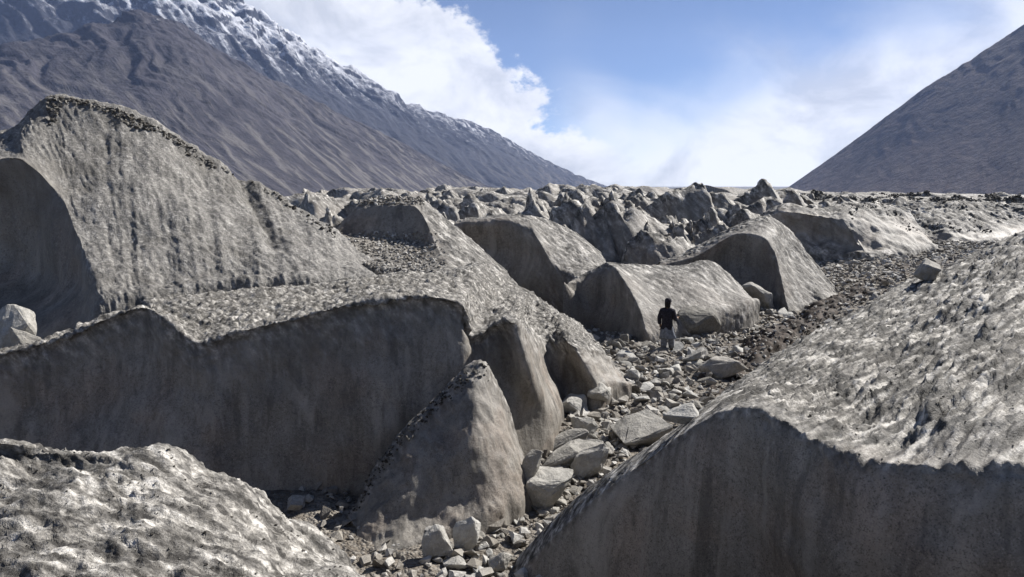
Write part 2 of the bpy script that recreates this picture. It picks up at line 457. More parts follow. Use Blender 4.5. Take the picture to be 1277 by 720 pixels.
MB = mountain_material('brown_scree', 640, 900, (.044, .041, .046), (.112, .104, .099), 560, 38)
MS = mountain_material('snowy_rock', 1120, 1480, (.034, .035, .042), (.07, .066, .066), 300, 55, .20)
MR = mountain_material('dark_scree', 720, 1000, (.066, .050, .045), (.084, .067, .060), 400, 60)
mountain('mountain', 'brown scree mountainside with pale talus streaks behind the left ice hummock',
         [(-800, -60, 1700, -500, 262, 800), (-420, 20, 1900, -150, 262, 1000), (-120, 66, 2150, 120, 260, 1250), (30, 52, 2350, 300, 258, 1550), (120, 26, 2480, 370, 256, 1700),
          (190, 14, 2600, 440, 254, 1900), (290, 72, 2700, 500, 252, 2100), (400, 128, 2800, 545, 250, 2350), (500, 178, 2880, 590, 249, 2600), (590, 224, 2950, 625, 248, 2850), (650, 248, 3000, 655, 249, 3000)],
         440, 240, MB, 95, 23, 7, .45)
mountain('mountain', 'snow-streaked blue mountain wall running down to the valley mouth',
         [(-500, -130, 3800, -200, 238, 2900), (-150, -110, 4000, 150, 238, 3000), (150, -78, 4300, 400, 238, 3250), (320, 14, 4500, 500, 238, 3500), (400, 66, 4700, 560, 238, 3700),
          (450, 90, 4800, 600, 238, 3900), (520, 132, 5000, 640, 238, 4100), (590, 154, 5200, 680, 238, 4400), (650, 184, 5500, 715, 238, 4800), (705, 212, 5800, 742, 238, 5200), (772, 240, 6200, 776, 242, 6100)],
         500, 210, MS, 190, 85, 40)
mountain('mountain', 'dark purple-brown pyramid mountain on the far side of the valley',
         [(968, 244, 3350, 960, 246, 3300), (1030, 201, 3250, 1000, 246, 3000), (1075, 168, 3200, 1030, 246, 2850), (1150, 112, 3100, 1085, 246, 2600), (1210, 74, 3050, 1140, 246, 2400), (1277, 30, 3000, 1210, 246, 2200),
          (1400, -45, 2900, 1350, 250, 1800), (1560, -95, 2800, 1560, 254, 1500), (1900, -110, 2500, 1900, 258, 1200)],
         300, 180, MR, 110, 9, 4, .5)

# ------------------------------------------------------------------ ice hummocks, front to back
# A: crusty mound by the lens
colsA = []
for px, py, d in ((-330, 560, 6.3), (-160, 552, 6.4), (0, 553, 6.5), (60, 562, 6.6), (120, 570, 6.7), (190, 565, 6.8), (250, 584, 6.85), (310, 614, 6.9), (360, 648, 6.9), (410, 684, 6.9), (450, 716, 6.9), (500, 765, 6.9), (560, 840, 6.8)):
    low = max(0, py-700)
    colsA.append([(px*1.0, 1150+low, 1.9), (px, 860+low, 3.2), (px, 740+low, 4.4 if py < 640 else 5.0), (px, py+ (740-py)*.45 + low*.3, 5.5 if py < 640 else 6.0), (px, py+18, 6.45 if py < 640 else d-.35), (px, py, d)])
hummock('A', 'crusty pale ice mound filling the lower left corner of the photo', colsA, (.9, .9, .95,   .95, .95, .9), 380, 330,
        back=((.35, -.25, .7), (.8, -1.2, .4), (1.2, -2.6, .3), (1.5, -30, .3)), mat=ICE_A, big=(.10, .9), flute=(.0, .6), rough=(.038, .12), streak=(1, -.35, -.3), stretch_k=3.6)

# B: broad crusted slab on the right with a dark melted front
edgeB = [((640, 722, 10.0), (648, 694, 10.5)), ((700, 662, 9.6), (700, 640, 10.3)), ((760, 609, 9.2), (758, 591, 10.1)), ((830, 557, 8.7), (832, 543, 10.0)), ((890, 521, 8.3), (882, 506, 10.6)),
         ((930, 512, 8.0), (930, 474, 12.6)), ((970, 522, 7.6), (1000, 426, 16)), ((1010, 545, 7.2), (1075, 386, 18)), ((1060, 570, 6.8), (1145, 349, 20)), ((1110, 578, 6.5), (1212, 321, 20)),
         ((1180, 579, 6.2), (1280, 288, 20)), ((1277, 580, 6.0), (1400, 256, 20)), ((1420, 584, 5.8), (1560, 246, 19)), ((1750, 600, 5.4), (2000, 235, 18))]
colsB = []
for e, s_ in edgeB:
    pe, ps = P(*e), P(*s_)
    def mix(f, up=0.0):
        p = pe+(ps-pe)*f; p[2] += up; return p
    colsB.append([pe+np.array([.1, -.55, -2.6]), pe+np.array([.05, -.38, -1.2]), pe+np.array([0, -.12, -.3]), pe, mix(.12, .02), mix(.4, .05), mix(.75, .05), ps])
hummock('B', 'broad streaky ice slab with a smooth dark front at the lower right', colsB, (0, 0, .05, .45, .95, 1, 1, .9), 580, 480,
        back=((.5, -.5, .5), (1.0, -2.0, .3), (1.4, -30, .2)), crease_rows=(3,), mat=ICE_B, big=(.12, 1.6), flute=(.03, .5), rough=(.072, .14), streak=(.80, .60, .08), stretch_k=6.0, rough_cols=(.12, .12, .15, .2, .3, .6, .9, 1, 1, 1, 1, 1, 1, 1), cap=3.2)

bank = [((880, 500, 19), (880, 496, 19.2)), ((915, 484, 20.5), (912, 470, 20.9)), ((960, 455, 23), (955, 437, 23.5)), ((1000, 430, 26), (994, 410, 26.5)), ((1045, 405, 29.5), (1038, 387, 30)),
        ((1085, 382, 33), (1080, 366, 33.5)), ((1130, 357, 37), (1124, 345, 37.5)), ((1165, 342, 40), (1160, 334, 40.5)), ((1190, 330, 43), (1188, 328, 43.2))]
hummock('bank', 'dark muddy bank running along behind the edge of the streaky slab', [[a, tuple((np.array(a)*.4+np.array(b)*.6)), b] for a, b in bank], (.2, .2, .2), 260, 60,
        back=((.5, .02, .2), (1.6, -.2, .2), (2.4, -30, .2)), crease_rows=(2,), mat=MUD, big=(.30, 1.1), flute=(.05, .4), rough=(.04, .2), soft=.12, category='bank', name='mud_bank')

# C: small fin in the middle of the gully mouth
colsC = [[(385, 716, 10.9), (386, 711, 11), (388, 706, 11.2), (390, 700, 11.4)],
         [(420, 712, 10.7), (424, 698, 11), (426, 680, 11.4), (428, 655, 11.9)],
         [(455, 708, 10.6), (462, 680, 11.1), (466, 640, 11.6), (465, 588, 12.3)],
         [(495, 694, 10.8), (502, 655, 11.3), (510, 590, 11.9), (510, 533, 12.7)],
         [(540, 676, 11.1), (546, 635, 11.5), (555, 550, 12.2), (555, 488, 13)],
         [(585, 660, 11.3), (590, 615, 11.7), (590, 520, 12.3), (580, 464, 13.1)],
         [(622, 646, 11.6), (622, 600, 11.9), (609, 520, 12.5), (601, 455, 13.2)],
         [(648, 632, 12.0), (644, 592, 12.3), (628, 530, 12.8), (617, 474, 13.4)],
         [(668, 618, 12.6), (662, 598, 12.8), (646, 560, 13.2), (638, 528, 13.7)],
         [(680, 610, 13.2), (675, 602, 13.4), (665, 590, 13.7), (655, 580, 14)]]
hummock('C', 'small smooth ice fin with a debris-strewn ridge in the gully mouth', colsC, (.25, .15, .2, .5), 220, 180, back=((.35, -.3, .6), (.9, -1.4, .5), (1.4, -30, .5)),
        crease_rows=(), mat=ICE, big=(.05, .9), flute=(.04, .45), rough=(.03, .12))

# D1, D2: dark melted walls across the left middle ground
colsD = []
for b_, m_, c_ in (((-220, 650, 11.6), (-220, 560, 12.3), (-220, 476, 12.9)), ((-100, 640, 11.9), (-100, 550, 12.6), (-100, 456, 13.1)), ((0, 620, 12.2), (0, 530, 12.9), (0, 440, 13.4)), ((60, 612, 12.3), (60, 520, 13), (60, 425, 13.6)),
                   ((122, 605, 12.3), (120, 505, 13.1), (120, 402, 13.7)), ((180, 600, 12.2), (178, 495, 13.0), (175, 384, 13.8)), ((222, 600, 12.1), (214, 505, 12.8), (205, 396, 13.5))):
    colsD.append([b_, m_, (c_[0], c_[1]+14, c_[2]-.12), c_, (c_[0], c_[1]+4, c_[2]+2), (c_[0], c_[1]+10, c_[2]+4.5)])
colsD[-1][4:] = [(200, 392, 15.4), (185, 381, 18)]
colsD += [[(262, 606, 12.2), (256, 520, 12.75), (248, 440, 13.3), (243, 422, 13.55), (228, 400, 15.6), (205, 377, 18.2)],
          [(300, 620, 12.4), (295, 520, 13.0), (291, 428, 13.5), (290, 413, 13.65), (285, 390, 16), (275, 365, 19)],
          [(350, 632, 12.4), (345, 520, 13.05), (342, 416, 13.6), (342, 401, 13.8), (350, 381, 16.5), (355, 361, 19.5)],
          [(405, 636, 12.4), (402, 520, 13.0), (400, 402, 13.65), (400, 388, 13.85), (410, 372, 16.8), (420, 355, 20)],
          [(465, 605, 12.5), (468, 495, 13.1), (468, 386, 13.75), (468, 372, 13.95), (475, 358, 17.5), (482, 345, 21)],
          [(520, 575, 12.8), (526, 475, 13.4), (528, 382, 14.0), (530, 367, 14.2), (540, 352, 18), (560, 338, 22)],
          [(574, 548, 12.9), (577, 465, 13.45), (577, 394, 14.0), (577, 376, 14.2), (585, 353, 18.5), (600, 332, 22.5)],
          [(596, 534, 13.6), (591, 476, 14.05), (587, 432, 14.35), (590, 408, 14.6), (612, 373, 19), (625, 348, 22.3)],
          [(634, 524, 14.3), (626, 468, 14.6), (620, 416, 14.7), (622, 398, 14.85), (635, 378, 19), (642, 359, 22)],
          [(690, 531, 15.3), (671, 478, 14.6), (650, 414, 14.4), (643, 399, 14.7), (652, 383, 18.6), (656, 364, 22)],
          [(702, 506, 18.0), (692, 474, 18.2), (676, 432, 18.3), (669, 414, 18.6), (664, 393, 20.3), (664, 367, 22)],
          [(718, 497, 18.2), (712, 470, 18.5), (698, 438, 18.7), (692, 420, 19.0), (684, 395, 20.6), (680, 376, 22)],
          [(748, 491, 17.9), (735, 464, 18.0), (720, 438, 18.1), (713, 426, 18.3), (705, 408, 19.8), (700, 391, 21.8)],
          [(772, 485, 18.6), (763, 466, 18.9), (754, 448, 19.3), (750, 440, 19.5), (743, 430, 20.4), (738, 420, 21.2)],
          [(789, 482, 19), (783, 476, 19.4), (778, 471, 19.7), (776, 468, 19.9), (773, 464, 20.2), (770, 460, 20.6)]]
for c_ in colsD[:14]: c_[0] = (c_[0][0], c_[0][1], c_[0][2]+.45); c_[1] = (c_[1][0], c_[1][1], c_[1][2]+.28)
hummock('D2', 'long dark ice wall across the left middle with a crusted top and ribbed right end', colsD, (.1, .08, .45, .8, 1, .9), 620, 270, back=((1, -.3, .8), (2.5, -1.3, .6), (4, -30, .5)), crease_rows=(),
        mat=ICE, big=(.11, 1.7), flute=(.03, .5), rough=(.06, .19), streak=(.4, .9, 0), stretch_k=1.6)

# G: the big hummock on the left
colsG = [[(-150, 470, 19), (-140, 330, 23), (-120, 222, 22), (-112, 205, 23.5), (-105, 190, 25)],
         [(0, 440, 18.5), (0, 330, 22.8), (0, 197, 22), (3, 186, 23.5), (6, 166, 25)],
         [(60, 425, 18.5), (50, 340, 21.8), (38, 206, 21.8), (30, 168, 23.5), (34, 137, 25)],
         [(100, 405, 18), (93, 350, 20.2), (76, 245, 21.5), (66, 180, 23.5), (64, 122, 25.2)],
         [(122, 388, 17.8), (116, 350, 18.8), (100, 292, 20.5), (93, 205, 23), (98, 126, 25.4)],
         [(150, 385, 18), (150, 350, 19), (145, 292, 20.8), (142, 210, 23.2), (150, 139, 25.7)],
         [(200, 378, 18.45), (200, 345, 19.45), (200, 292, 21.05), (200, 222, 23.45), (200, 163, 25.95)],
         [(250, 370, 19), (255, 340, 20), (255, 297, 21.4), (252, 243, 23.9), (250, 193, 26.2)],
         [(300, 366, 19.5), (305, 342, 20.4), (310, 306, 21.8), (308, 264, 24.2), (300, 221, 26.3)],
         [(350, 362, 20), (355, 345, 20.8), (360, 316, 22), (358, 286, 24), (352, 248, 26.3)],
         [(400, 360, 20.5), (405, 348, 21.2), (410, 326, 22.4), (408, 306, 24), (402, 282, 26)],
         [(450, 357, 21), (452, 350, 21.6), (455, 340, 22.6), (452, 332, 24), (448, 322, 25.6)],
         [(492, 357, 21.5), (491, 355, 22), (489, 352, 22.8), (487, 350, 24), (485, 347, 25)]]
def g_extra(G, B, us, ts):
    U = np.broadcast_to(us[None, :], G.shape[:2]); V = np.broadcast_to(ts[:, None], G.shape[:2])
    w = smooth(4.0, 5.0, U)
    gl = ridged(np.stack([U*1.9+V*.25, V*.25, 0*U+1.5], -1), 3)
    groove = np.exp(-((U-(6.3+.25*(2-V)))/.55)**2)*smooth(3.4, 2.0, V)
    groove2 = np.exp(-((U-(8.4+.4*(4-V)))/.25)**2)*smooth(2.6, 3.4, V)
    lip = np.exp(-((V-5.0)/.22)**2)
    return w*.07*(gl-.55) - .10*groove - .25*groove2 + .16*lip*w
hummock('G', 'towering ice hummock with a hollowed left end and debris along its crest', colsG, [[.3]*4+[.6]+[.85]*8, [.1]*4+[.6]+[.85]*8, [.35]*3+[.5, .7]+[.85]*8, [.85]*13, [.9]*13], 420, 270, back=((.7, -.15, .8), (3, -1.6, .6), (6, -4, .5), (8, -30, .5)),
        crease_rows=(2, 4), crease_cols=(), mat=ICE_G, big=(.16, 2.2), flute=(.012, .8), rough=(.034, .17), streak=(.55, -.45, -.6), stretch_k=4.5, extra=g_extra)

# F, H, I, J, K: hummocks of the middle distance, dark to the left, sunlit to the right
colsF = [[(405, 301, 27), (408, 297, 27.5), (412, 293, 28), (416, 289, 28.6), (418, 286, 29.2)],
         [(430, 332, 25), (428, 311, 26.5), (430, 291, 28.2), (444, 263, 28.8), (450, 254, 29.5)],
         [(470, 346, 24), (470, 323, 25.8), (475, 299, 28), (478, 256, 28.6), (478, 246, 29.6)],
         [(520, 352, 23.6), (520, 326, 25.6), (515, 301, 27.8), (515, 257, 28.4), (515, 246, 29.6)],
         [(578, 356, 23.2), (560, 331, 24.8), (543, 306, 26.8), (528, 268, 28), (526, 248, 29.6)],
         [(612, 362, 23.6), (590, 337, 25.2), (567, 306, 27), (548, 280, 28.2), (545, 265, 29.4)],
         [(642, 368, 24), (625, 351, 25.2), (605, 326, 26.8), (592, 307, 28), (587, 298, 28.8)],
         [(668, 373, 24.5), (657, 366, 25), (647, 358, 26), (637, 347, 27), (632, 340, 27.8)]]
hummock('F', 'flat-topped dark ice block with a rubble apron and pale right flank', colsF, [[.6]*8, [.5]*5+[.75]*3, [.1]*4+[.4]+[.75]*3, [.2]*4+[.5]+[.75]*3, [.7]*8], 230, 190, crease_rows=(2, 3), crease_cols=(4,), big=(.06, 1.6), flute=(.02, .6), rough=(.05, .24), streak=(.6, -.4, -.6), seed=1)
colsH = [[(556, 302, 34.2), (560, 291, 34.4), (565, 281, 34.6), (570, 274, 35)], [(590, 332, 33.6), (587, 306, 34.2), (584, 280, 34.0), (585, 271, 34.8)],
         [(632, 354, 32.6), (632, 316, 33.4), (630, 277, 33.2), (628, 267, 34.4)], [(700, 355, 30.4), (686, 326, 31.2), (666, 288, 32.4), (656, 268, 34.2)],
         [(725, 353, 29.5), (715, 331, 31.2), (695, 298, 33), (685, 275, 34.8)], [(754, 350, 30.5), (745, 331, 31.5), (728, 306, 33), (720, 292, 34.4)],
         [(768, 346, 32), (762, 336, 32.5), (753, 323, 33.4), (748, 315, 34)]]
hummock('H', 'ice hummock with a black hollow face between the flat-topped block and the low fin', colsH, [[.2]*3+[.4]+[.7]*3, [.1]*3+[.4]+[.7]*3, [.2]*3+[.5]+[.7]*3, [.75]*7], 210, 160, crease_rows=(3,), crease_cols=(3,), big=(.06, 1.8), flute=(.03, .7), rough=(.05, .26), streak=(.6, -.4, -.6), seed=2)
colsI = [[(703, 359, 28.5), (707, 355, 28.8), (711, 351, 29), (714, 349, 29.4)], [(735, 396, 28.6), (732, 371, 29), (730, 350, 29.2), (734, 339, 29.6)],
         [(775, 414, 27.2), (767, 381, 28), (755, 343, 28.6), (752, 330, 29.2)], [(805, 417, 25.8), (795, 381, 26.6), (771, 339, 28.0), (757, 327, 29.2)],
         [(840, 410, 26.4), (830, 376, 27.6), (802, 346, 29), (790, 330, 30.2)], [(875, 399, 27), (868, 371, 28), (850, 346, 29.4), (846, 332, 30.6)],
         [(905, 391, 27.6), (900, 371, 28.6), (890, 346, 29.8), (884, 325, 30.8)], [(932, 382, 28.4), (926, 371, 29), (916, 356, 30), (910, 342, 30.8)],
         [(947, 379, 29.5), (941, 373, 30), (934, 367, 30.5), (929, 363, 31)]]
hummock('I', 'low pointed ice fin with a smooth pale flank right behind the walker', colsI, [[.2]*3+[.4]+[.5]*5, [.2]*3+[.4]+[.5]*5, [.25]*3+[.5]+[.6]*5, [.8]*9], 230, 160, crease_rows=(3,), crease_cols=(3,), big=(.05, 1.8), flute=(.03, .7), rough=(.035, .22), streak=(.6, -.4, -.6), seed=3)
colsJ = [[(812, 336, 35.5), (816, 334, 35.8), (820, 332, 36), (824, 328, 36.4)], [(868, 342, 35.6), (868, 333, 35.8), (866, 321, 35.7), (868, 311, 36.6)],
         [(905, 352, 35.2), (908, 326, 35.8), (915, 293, 35.3), (915, 284, 36.8)], [(950, 375, 33.8), (950, 336, 34.4), (950, 297, 34.2), (950, 272, 36.8)],
         [(985, 398, 31.5), (976, 356, 32.6), (966, 309, 33.9), (962, 271, 36.8)], [(1012, 392, 32.3), (1003, 361, 33.4), (988, 321, 35.2), (985, 288, 37)],
         [(1032, 380, 33), (1026, 361, 33.8), (1016, 341, 35), (1010, 322, 36.4)], [(1047, 369, 34.5), (1043, 365, 35), (1041, 361, 35.4), (1038, 356, 36)]]
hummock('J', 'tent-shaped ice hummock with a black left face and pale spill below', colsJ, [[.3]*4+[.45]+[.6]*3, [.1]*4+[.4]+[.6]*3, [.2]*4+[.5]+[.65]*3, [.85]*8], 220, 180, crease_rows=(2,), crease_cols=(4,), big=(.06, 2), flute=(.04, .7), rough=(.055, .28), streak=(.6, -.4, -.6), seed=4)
colsK1 = [[(925, 306, 50), (932, 302, 50.2), (940, 296, 50.4), (945, 290, 51)], [(975, 312, 48.6), (970, 288, 49.4), (968, 266, 49), (970, 258, 51)], [(1030, 314, 47.2), (1025, 296, 48.2), (1018, 268, 48), (1015, 259, 50)],
          [(1085, 320, 44), (1076, 306, 45.5), (1050, 273, 47.4), (1045, 258, 50)], [(1132, 320, 45), (1122, 301, 46.5), (1095, 275, 49), (1085, 258, 51.5)], [(1172, 312, 48), (1162, 296, 49.5), (1142, 275, 51), (1130, 262, 52.5)]]
hummock('K1', 'wide pale ice swell with a dark dip beyond the tent-shaped hummock', colsK1, (.6, .3, .4, .9), 200, 140, crease_rows=(2,), crease_cols=(3,), big=(.35, 3), flute=(.1, 1.2), rough=(.10, .5), streak=(.6, -.4, -.6), mat=ICE_FAR, seed=5)
colsK2 = [[(1095, 302, 55), (1103, 286, 57), (1110, 270, 59), (1115, 258, 61)], [(1150, 306, 53), (1150, 298, 54), (1150, 290, 55), (1150, 252, 60)], [(1180, 316, 51), (1178, 301, 52.8), (1180, 287, 54), (1180, 250, 60)],
          [(1225, 303, 52), (1222, 297, 53), (1215, 288, 55), (1212, 252, 60)], [(1272, 307, 53), (1267, 291, 55), (1257, 275, 57), (1250, 255, 60)], [(1340, 302, 56), (1335, 286, 57), (1330, 270, 58), (1320, 256, 60)]]
hummock('K2', 'broad pale ice rise with a dark undercut lip at the right', colsK2, (.5, .1, .7, .9), 200, 150, crease_rows=(2,), big=(.3, 3), flute=(.1, 1.2), rough=(.12, .5), streak=(.6, -.4, -.6), mat=ICE_FAR, seed=6)

def fin(key, label, px, top, d, w, base=None, lean=.5, nu=70, nv=60, seed=0, group=None, block=False, rt=1.0):
    """a far serac: dark face left of its arete, sunlit flank right of it. w = width in photo pixels at its distance"""
    r = np.random.RandomState(int(seed*31+5) % 9999)
    W = w*d/F; c = _P(px, top, d); zb = float(ground_z(c[0], c[1]))-.6
    H = max(.8, c[2]-zb)
    a_ = .22+.5*lean*r.rand()                                   # where the arete stands
    n = 13; tt = np.linspace(0, 1, n); tt[1:-1] += r.uniform(-.03, .03, n-2); ia = int(np.argmin(abs(tt-a_)))
    pw = .25 if block else .6
    cols = []
    for i in range(n):
        t_ = tt[i]; env = 0 if i in (0, n-1) else (min(1, t_/tt[ia])**(pw*.8) if i <= ia else ((1-t_)/(1-tt[ia]))**pw)
        h = H*env*(1 if i == ia else 1-(.18 if block else .32)*r.rand()**1.3)
        k = W*((.06+.22*(t_/tt[ia])**2 if i <= ia else .12+.42*env) + .05*r.uniform(-1, 1)) if 0 < i < n-1 else .1
        x = c[0]+W*(t_-tt[ia])
        cr = np.array([x, c[1]+r.uniform(-.12, .12)*W, zb+max(h, .05)])
        ft = np.array([x+W*.14*t_, c[1]-k-.3, zb-.2])
        m1 = ft+(cr-ft)*np.array([.35, .35+.12*r.uniform(-1, 1), .42]); m2 = ft+(cr-ft)*np.array([.72, .72+.14*r.uniform(-1, 1), .84])
        cols.append([ft, m1, m2, cr])
    return hummock(key, label, cols, (.5, .35, .5, .9), nu, nv, back=((.2*W, -.25*H, .8), (.5*W, -.8*H, .6), (.8*W, -30, .5)), crease_rows=(0, 1, 2, 3, 4), crease_cols=tuple(range(13)), big=(.018*min(W, 9), .16*W), flute=(.012*min(W, 6), .10*W),
                   rough=(.028*min(W, 6), .07*W), streak=(.5, -.3, -.7), mat=ICE_FAR, seed=seed+10, group=group)

named = [('round grey ice knob standing on the skyline', 797, 234, 80, 84), ('blocky pale ice hummock with a flat dark top on the skyline', 868, 227, 70, 135),
         ('ice block with a black squared face on the skyline', 950, 224, 76, 120), ('thin upright ice spike on the jagged skyline', 661, 233, 70, 84),
         ('curled pale ice fold below the blocky skyline hummock', 835, 268, 56, 110), ('smooth ice fold in front of the curled one', 800, 287, 47, 120),
         ('dark ice wedge beside the hollow-faced hummock', 770, 262, 62, 70), ('grey ice hump right of the thin spike', 705, 240, 74, 66),
         ('pale ice hump below the thin spike', 690, 262, 56, 74), ('low ice hump above the flat-topped dark block', 560, 248, 78, 96),
         ('pale ice bench at the foot of the brown mountainside', 410, 256, 46, 70), ('dark ice hump left of the flat-topped block', 440, 247, 84, 60),
         ('leaning ice slab between the knob and the blocky hummock', 830, 248, 70, 46), ('low dirty ice swell under the right mountain', 1080, 240, 105, 190),
         ('long dirty ice crest at the right skyline', 1200, 240, 112, 210), ('small dark ice hump on the right skyline', 1020, 237, 98, 70)]
for i, (lab, px, top, d, w) in enumerate(named):
    fin('n%d' % i, lab, px, top, d, w, seed=i*1.7+3, lean=.5+.3*math.sin(i*2.1), nu=72, nv=60, block=i in (0, 1, 2, 4, 5, 9, 10, 11, 13, 14))
for i, (px, top, d, w) in enumerate(((560, 238, 200, 170), (660, 234, 210, 150), (740, 231, 200, 140), (800, 231, 205, 170), (880, 230, 225, 190), (985, 234, 270, 200), (640, 235, 205, 110), (735, 236, 225, 120), (1110, 239, 240, 240), (1240, 240, 260, 220), (470, 241, 220, 160), (380, 242, 240, 150))):
    fin('f%d' % i, 'long low ice ridge at the very back of the serac field', px, top, d, w, seed=200+i*2.3, lean=.8, nu=80, nv=44, group='distant low ice ridges', block=i % 2 == 0)
for i, (px, top, d, w) in enumerate(((1120, 246, 80, 150), (1190, 243, 92, 170), (1260, 245, 78, 160), (1060, 244, 96, 130), (1150, 240, 118, 190), (1240, 239, 125, 200), (1030, 250, 70, 110), (1300, 252, 66, 150), (1225, 251, 70, 110))):
    fin('r%d' % i, 'low debris-dusted ice swell on the crowded right skyline', px, top, d, w, seed=300+i*2.1, lean=.7, nu=80, nv=50, group='ice swells at the right skyline', block=i % 2 == 0)
r2 = np.random.RandomState(33)
for i in range(26):
    px = 655+255*r2.rand(); d = 44+34*r2.rand(); top = 286-(d-44)*1.15-6*r2.rand()
    fin('m%d' % i, 'folded ice shard in the jumble above the low pointed fin', px, top, d, r2.uniform(38, 105), seed=400+i*1.9, lean=r2.uniform(.2, .9), nu=64, nv=50, group='folded ice shards above the low fin', block=i % 3 == 0)
r_ = np.random.RandomState(21)
k = 0
for i in range(104):
    px = r_.uniform(520, 790) if i < 46 else (r_.uniform(380, 560) if i < 58 else r_.uniform(860, 1130))
    d = 52+150*r_.rand()**1.4
    top = 240 - 9*r_.rand() + max(0, 130-d)*.30*(.3+.7*r_.rand()) - (3 if px < 780 else 0)
    if px > 860: top = max(top, 240)
    zone = ('beyond the hollow-faced hummock, under the snowy mountain', 'snowy mountain') if px > 640 and px < 800 else (('behind the flat-topped block, under the brown mountainside', 'brown mountainside') if px <= 640 else ('beyond the tent-shaped hummock, under the cloud bank', 'cloud bank') if px < 990 else ('at the foot of the dark pyramid mountain', 'pyramid mountain'))
    fin('s%d' % i, 'broken ice block '+zone[0], px, top, d, r_.uniform(45, 165)*(1.0 if i < 58 else 1.25), seed=40+i*1.3, lean=r_.uniform(.2, .9), nu=56, nv=44, block=bool(i % 2), group='far ice blocks under the '+zone[1])

# ------------------------------------------------------------------ stones
def rock_mesh(name, seed, sub=1, box=(1, .8, .6), n=15, mat=STONE, bevel=.05):
    r = np.random.RandomState(seed); bm = bmesh.new()
    for i in range(n):
        v = r.normal(size=3); v /= np.abs(v).max()**.75*np.linalg.norm(v)**.25
        v *= .5*r.uniform(.82, 1.0); bm.verts.new(Vector(v*np.array(box)))
    bmesh.ops.convex_hull(bm, input=bm.verts)
    for v in [v for v in bm.verts if not v.link_faces]: bm.verts.remove(v)
    bmesh.ops.dissolve_limit(bm, angle_limit=R(14), verts=bm.verts, edges=bm.edges)
    if bevel: bmesh.ops.bevel(bm, geom=list(bm.edges)+list(bm.verts), offset=bevel*min(box), segments=1, affect='EDGES', profile=.6)
    bmesh.ops.triangulate(bm, faces=bm.faces)
    if sub > 1:
        bmesh.ops.subdivide_edges(bm, edges=bm.edges, cuts=sub, use_grid_fill=True)
        co = np.array([v.co for v in bm.verts]); bm.normal_update()
        dd = .035*fbm(co*3.0+seed, 4)
        for v, q in zip(bm.verts, dd): v.co += v.normal*q
    me = bpy.data.meshes.new(name); bm.to_mesh(me); bm.free(); me.materials.append(mat)
    return me

bpy.context.view_layer.update()
DG = bpy.context.evaluated_depsgraph_get()
def cast(px, py):
    r = Vector(ray(px, py)).normalized()
    ok, loc, nor, idx, ob, mtx = S.ray_cast(DG, Vector(CAM), r, distance=500)
    return (np.array(loc), np.array(nor), ob) if ok else None

def ground_at(x, y, top=30):
    ok, loc, nor, idx, ob, mtx = S.ray_cast(DG, Vector((x, y, top)), Vector((0, 0, -1)))
    return loc[2] if ok else 0.0

def boulder(label, px, py, wpx, hpx, seed, depth=.8, rot=(0, 0, 0), name='boulder', cat='boulder', group=None, mat=STONE_BIG, n=14, sink=.12, d=None):
    """a boulder whose foot centre is seen at (px,py)"""
    if d is None:
        h = cast(px, py); loc = h[0]
    else:
        loc = P(px, py, d); loc[2] = ground_at(loc[0], loc[1])
    dist = loc[1]; w = wpx*dist/F*1.15; hh = hpx*dist/F*1.15
    me = rock_mesh(name, seed, 3, (1, depth, max(.3, hh/w)), n, mat, .04)
    o = bpy.data.objects.new(name, me); COL.objects.link(o)
    o.scale = (w, w, w); o.rotation_euler = rot
    zmin = min((Matrix.Rotation(rot[2], 3, 'Z')@Matrix.Rotation(rot[1], 3, 'Y')@Matrix.Rotation(rot[0], 3, 'X')@v.co)[2] for v in me.vertices)*w
    o.location = (loc[0], loc[1]+w*depth*.3, loc[2]-zmin-sink*hh)
    tag(o, label, cat, group); return o

boulder('upright dark-faced boulder at the bottom of the gully', 546, 700, 42, 50, 11, .8, (0, .05, .2))
boulder('tilted slab leaning on the upright boulder in the lower gully', 582, 690, 48, 44, 12, .5, (.25, -.5, .3))
boulder('flat pale stone at the bottom edge beside the upright boulder', 568, 712, 34, 14, 13, .7, (0, .1, .5))
boulder('pale squarish stone low in the gully against the right ice lip', 622, 712, 34, 28, 14, .8, (0, 0, .8))
boulder('big rounded grey block wedged between ice fin and right slab', 684, 634, 70, 62, 15, .9, (.2, .1, -.3), n=18)
boulder('narrow standing stone beside the ice fin', 662, 606, 24, 60, 16, .9, (0, .12, .2))
boulder('long flat slab lying on the block pile', 710, 588, 92, 20, 17, .5, (0, -.28, .25))
boulder('upper long slab of the block pile', 708, 562, 66, 26, 18, .5, (.1, -.35, .3))
boulder('cracked dark block against the edge of the right slab', 738, 596, 54, 30, 19, .6, (.1, -.5, .2))
boulder('rounded pale stone at the top of the block pile', 714, 516, 40, 32, 20, .8, (0, 0, .4))
boulder('pale stone cluster head above the block pile', 748, 500, 40, 24, 21, .7, (0, .1, 1.1))
boulder('wedge stone at the right of the block pile', 728, 545, 34, 28, 22, .8, (.2, 0, .6))
boulder('big white-topped slab resting by the right ice lip', 800, 560, 84, 46, 23, .8, (.05, -.08, .15), n=16)
boulder('smaller white-topped slab beside the big one on the ice lip', 852, 532, 48, 28, 24, .8, (.05, -.2, .2))
boulder('bright white stone in the track below the walker', 868, 456, 34, 18, 25, .8, (0, -.4, .4))
boulder('pale round stone in the middle of the track', 832, 470, 22, 14, 26, .9, (0, 0, .2))
boulder('small white stone left of the round one in the track', 818, 482, 18, 10, 27, .9, (0, 0, .9))
boulder('dark humped boulder right beside the walker', 872, 420, 58, 40, 28, .8, (0, -.1, .3), mat=DARK_RUBBLE, n=20)
boulder('brown boulder under the right slab edge', 905, 470, 56, 24, 29, .7, (0, -.1, .2), mat=RUBBLE, n=18)
